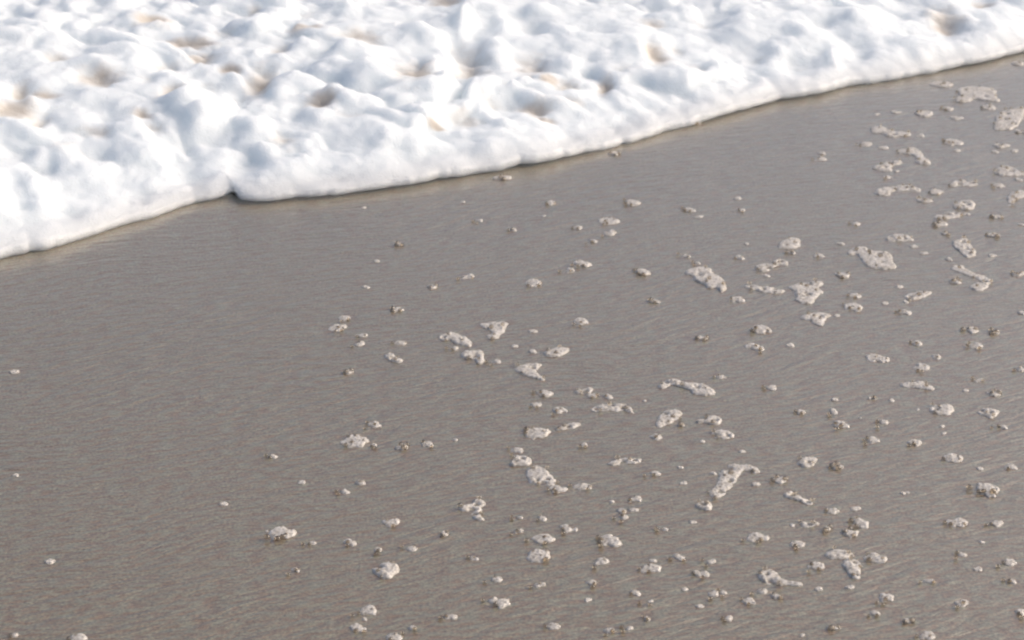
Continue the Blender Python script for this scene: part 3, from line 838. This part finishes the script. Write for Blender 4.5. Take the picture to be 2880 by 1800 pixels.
def clump(tile, x, y, w, h, kind, label, ref, seed):
    rnd = random.Random(seed)
    tx, ty, ts = T[tile]
    px, py, w, h = tx + x * ts, ty + y * ts, w * ts, h * ts
    mpp, sd_ = scale_at(px, py)
    a = w * mpp / 2
    if kind == 'mound' or kind == 'clump':
        top = min(0.012, max(0.0032, 0.22 * h * mpp / math.sqrt(1 - sd_ * sd_)))
        b = max(0.006, 0.88 * h * mpp / sd_ / 2)
        py0 = py + 0.06 * h
    else:
        top = 0.0022 if kind == 'fleck' else 0.0038
        b = max(0.005, 0.85 * h * mpp / sd_ / 2)
        py0 = py + 0.05 * h
    b = min(b, a * 1.6)
    cx, cy = ground(px, py0)
    cx, cy = float(cx), float(cy)
    st = 0.0015 if a < .03 else 0.002
    if kind == 'fleck':
        st = 0.0012
    e = .008
    gx, gy = grid(cx - a - e, cx + a + e, cy - b - e, cy + b + e, st)
    # outline: a few overlapping discs along the longer axis
    n = max(2, min(6, int(round(a / b * 1.5)) + rnd.randint(0, 1)))
    sd = np.full(gx.shape, -1e9)
    lean = rnd.uniform(-.5, .5)
    for q in range(n):
        t = (q + .5) / n * 2 - 1
        r = min(a, b) * rnd.uniform(.55, 1.0) if n > 2 else min(a, b) * rnd.uniform(.7, 1.0)
        ox = t * max(0, a - r * .8)
        oy = lean * t * b * .6 + rnd.uniform(-.25, .25) * b
        oy = max(-(b - r), min(b - r, oy)) if b > r else 0
        sd = np.maximum(sd, r - np.hypot(gx - cx - ox, gy - cy - oy))
    sd = sd + (fbm(gx * 120 + seed * 3.1, gy * 75, 4) - .5) * min(.013, b * 1.1)
    rim = min(b, .012) * .6
    prof = np.sqrt(np.clip(1 - (1 - np.clip(sd / rim, 0, 1)) ** 2, 0, 1))
    area = float((sd > 0).sum()) * st * st
    if kind in ('mound', 'clump'):
        # white froth sits mostly to the far right side; see-through bubbles, tinted brown for shade, fill the near left
        tilt = smooth(-1.0, 0.5, ((gx - cx) / a * .7 + (gy - cy) / b * .7))
        hh = top * .70 * prof * (0.45 + 0.55 * tilt)
        rb = max(.0020, top * .24)
        pts = scatter(rnd, sd, gx, gy, min(40, 3 + int(area / (rb * rb * 2.2))), rb * 1.1, 0.0006)
        hh = hh + smooth(-.0005, .004, sd) * bumps(gx, gy, pts, [rnd.uniform(.6, 1.15) * rb for _ in pts])
    else:
        hh = top * .7 * prof
        pts = scatter(rnd, sd, gx, gy, min(26, 2 + int(area / .00005)), .0042, 0.0004)
        hh = hh + smooth(-.0005, .003, sd) * bumps(gx, gy, pts, [rnd.uniform(.0014, .0028) for _ in pts])
    hh = np.where(sd < 0, np.minimum(sd, 0) * 2, hh)
    nm = {'mound': 'bubble_mound', 'clump': 'bubble_clump', 'film': 'foam_film', 'fleck': 'foam_fleck'}[kind]
    if kind in ('mound', 'clump') or (kind == 'film' and w > 26):
        o = bpy.data.objects.new(nm, None)
        o.location = (cx, cy, 0)
        COL.objects.link(o)
        height_mesh('froth', gx, gy, hh, cx, cy, M_PATCH, o)
    else:
        o = height_mesh(nm, gx, gy, hh, cx, cy, M_PATCH)
    if kind in ('mound', 'clump'):
        want = min(14, 2 + int(area / .00030))
        near = sd - 0.0035 * ((gx - cx) / a + (gy - cy) / b)
        for (x_, y_) in scatter(rnd, near, gx, gy, want, .0066, -0.002):
            r = rnd.uniform(.28, .45) * min(top, .012) + .0010
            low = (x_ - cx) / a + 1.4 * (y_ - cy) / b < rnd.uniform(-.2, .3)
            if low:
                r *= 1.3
            add_bubble(o, x_ - cx, y_ - cy, r * rnd.uniform(.45, .8) + top * .22 * rnd.random(), r, SHADE_TINT if low else BUB)
    elif kind == 'film' and w > 26:
        for (x_, y_) in scatter(rnd, sd, gx, gy, 3, .009, 0):
            r = rnd.uniform(.003, .005)
            add_bubble(o, x_ - cx, y_ - cy, r * .5, r)
    THINGS.append((o, px, py, w, kind, label, ref))


sd0 = 1
for t, poly, label, ref, hf in RAFTS:
    sd0 += 1
    raft(t, poly, label, ref, hf, sd0)
for t, x, y, w, h, label, ref in MOUNDS:
    sd0 += 1
    clump(t, x, y, w, h, 'mound', label, ref, sd0)
for table, kind in ((SMALL_D, 'clump'), (SMALL_F, 'film'), (SMALL_S, 'fleck')):
    for t, rows in table.items():
        for x, y, w, h in rows:
            sd0 += 1
            clump(t, x, y, w, h, kind, None, None, sd0)
# the little clump of bubbles that sticks out of the edge of the wave foam
clump('T', 82, 868, 110, 95, 'clump', 'small bubble clump bulging out of the edge of the wave foam', None, 999)

# ------------------------------------------------------------------ names for all of them
CATS = {'raft': 'foam raft', 'mound': 'bubble mound', 'clump': 'bubble clump', 'film': 'foam film', 'fleck': 'foam fleck'}
GROUPS = {'raft': 'foam rafts left on the wet sand', 'mound': 'bubble mounds on the wet sand', 'clump': 'bubble clumps on the wet sand',
          'film': 'thin foam films on the wet sand', 'fleck': 'foam flecks on the wet sand'}
LAND = [(px, py, ref) for o, px, py, w, k_, lb, ref in THINGS if ref]


def direction(dx, dy):
    a = math.degrees(math.atan2(-dy, dx)) % 360
    return ['right of', 'above and right of', 'above', 'above and left of', 'left of', 'below and left of', 'below',
            'below and right of'][int((a + 22.5) // 45) % 8]


def noun(kind, w):
    if kind == 'clump':
        return ('tiny' if w < 22 else 'small' if w < 30 else 'medium' if w < 38 else 'wide') + ' bubble clump'
    if kind == 'film':
        return ('small' if w < 30 else 'medium' if w < 40 else 'wide') + ' flat foam film'
    return ('tiny' if w < 19 else 'small' if w < 26 else 'thin wide') + ' pale foam fleck'


pending = {}
for rec in THINGS:
    o, px, py, w, kind, label, ref = rec
    o['category'] = CATS[kind]
    o['group'] = GROUPS[kind]
    if label:
        o['label'] = label
        continue
    l = min(LAND, key=lambda q: math.hypot(q[0] - px, (q[1] - py) * 1.3))
    lb = f'{noun(kind, w)} {direction(px - l[0], (py - l[1]) * 1.3)} {l[2]}'
    pending.setdefault(lb, []).append((math.hypot(l[0] - px, (l[1] - py) * 1.3), o))
ORD = ['nearest', 'second nearest', 'third nearest', 'fourth nearest', 'fifth nearest', 'sixth nearest']
for lb, rows in pending.items():
    rows.sort(key=lambda q: q[0])
    for q, (d, o) in enumerate(rows):
        o['label'] = lb if len(rows) == 1 else f'{lb}, {ORD[min(q, 5)]}'
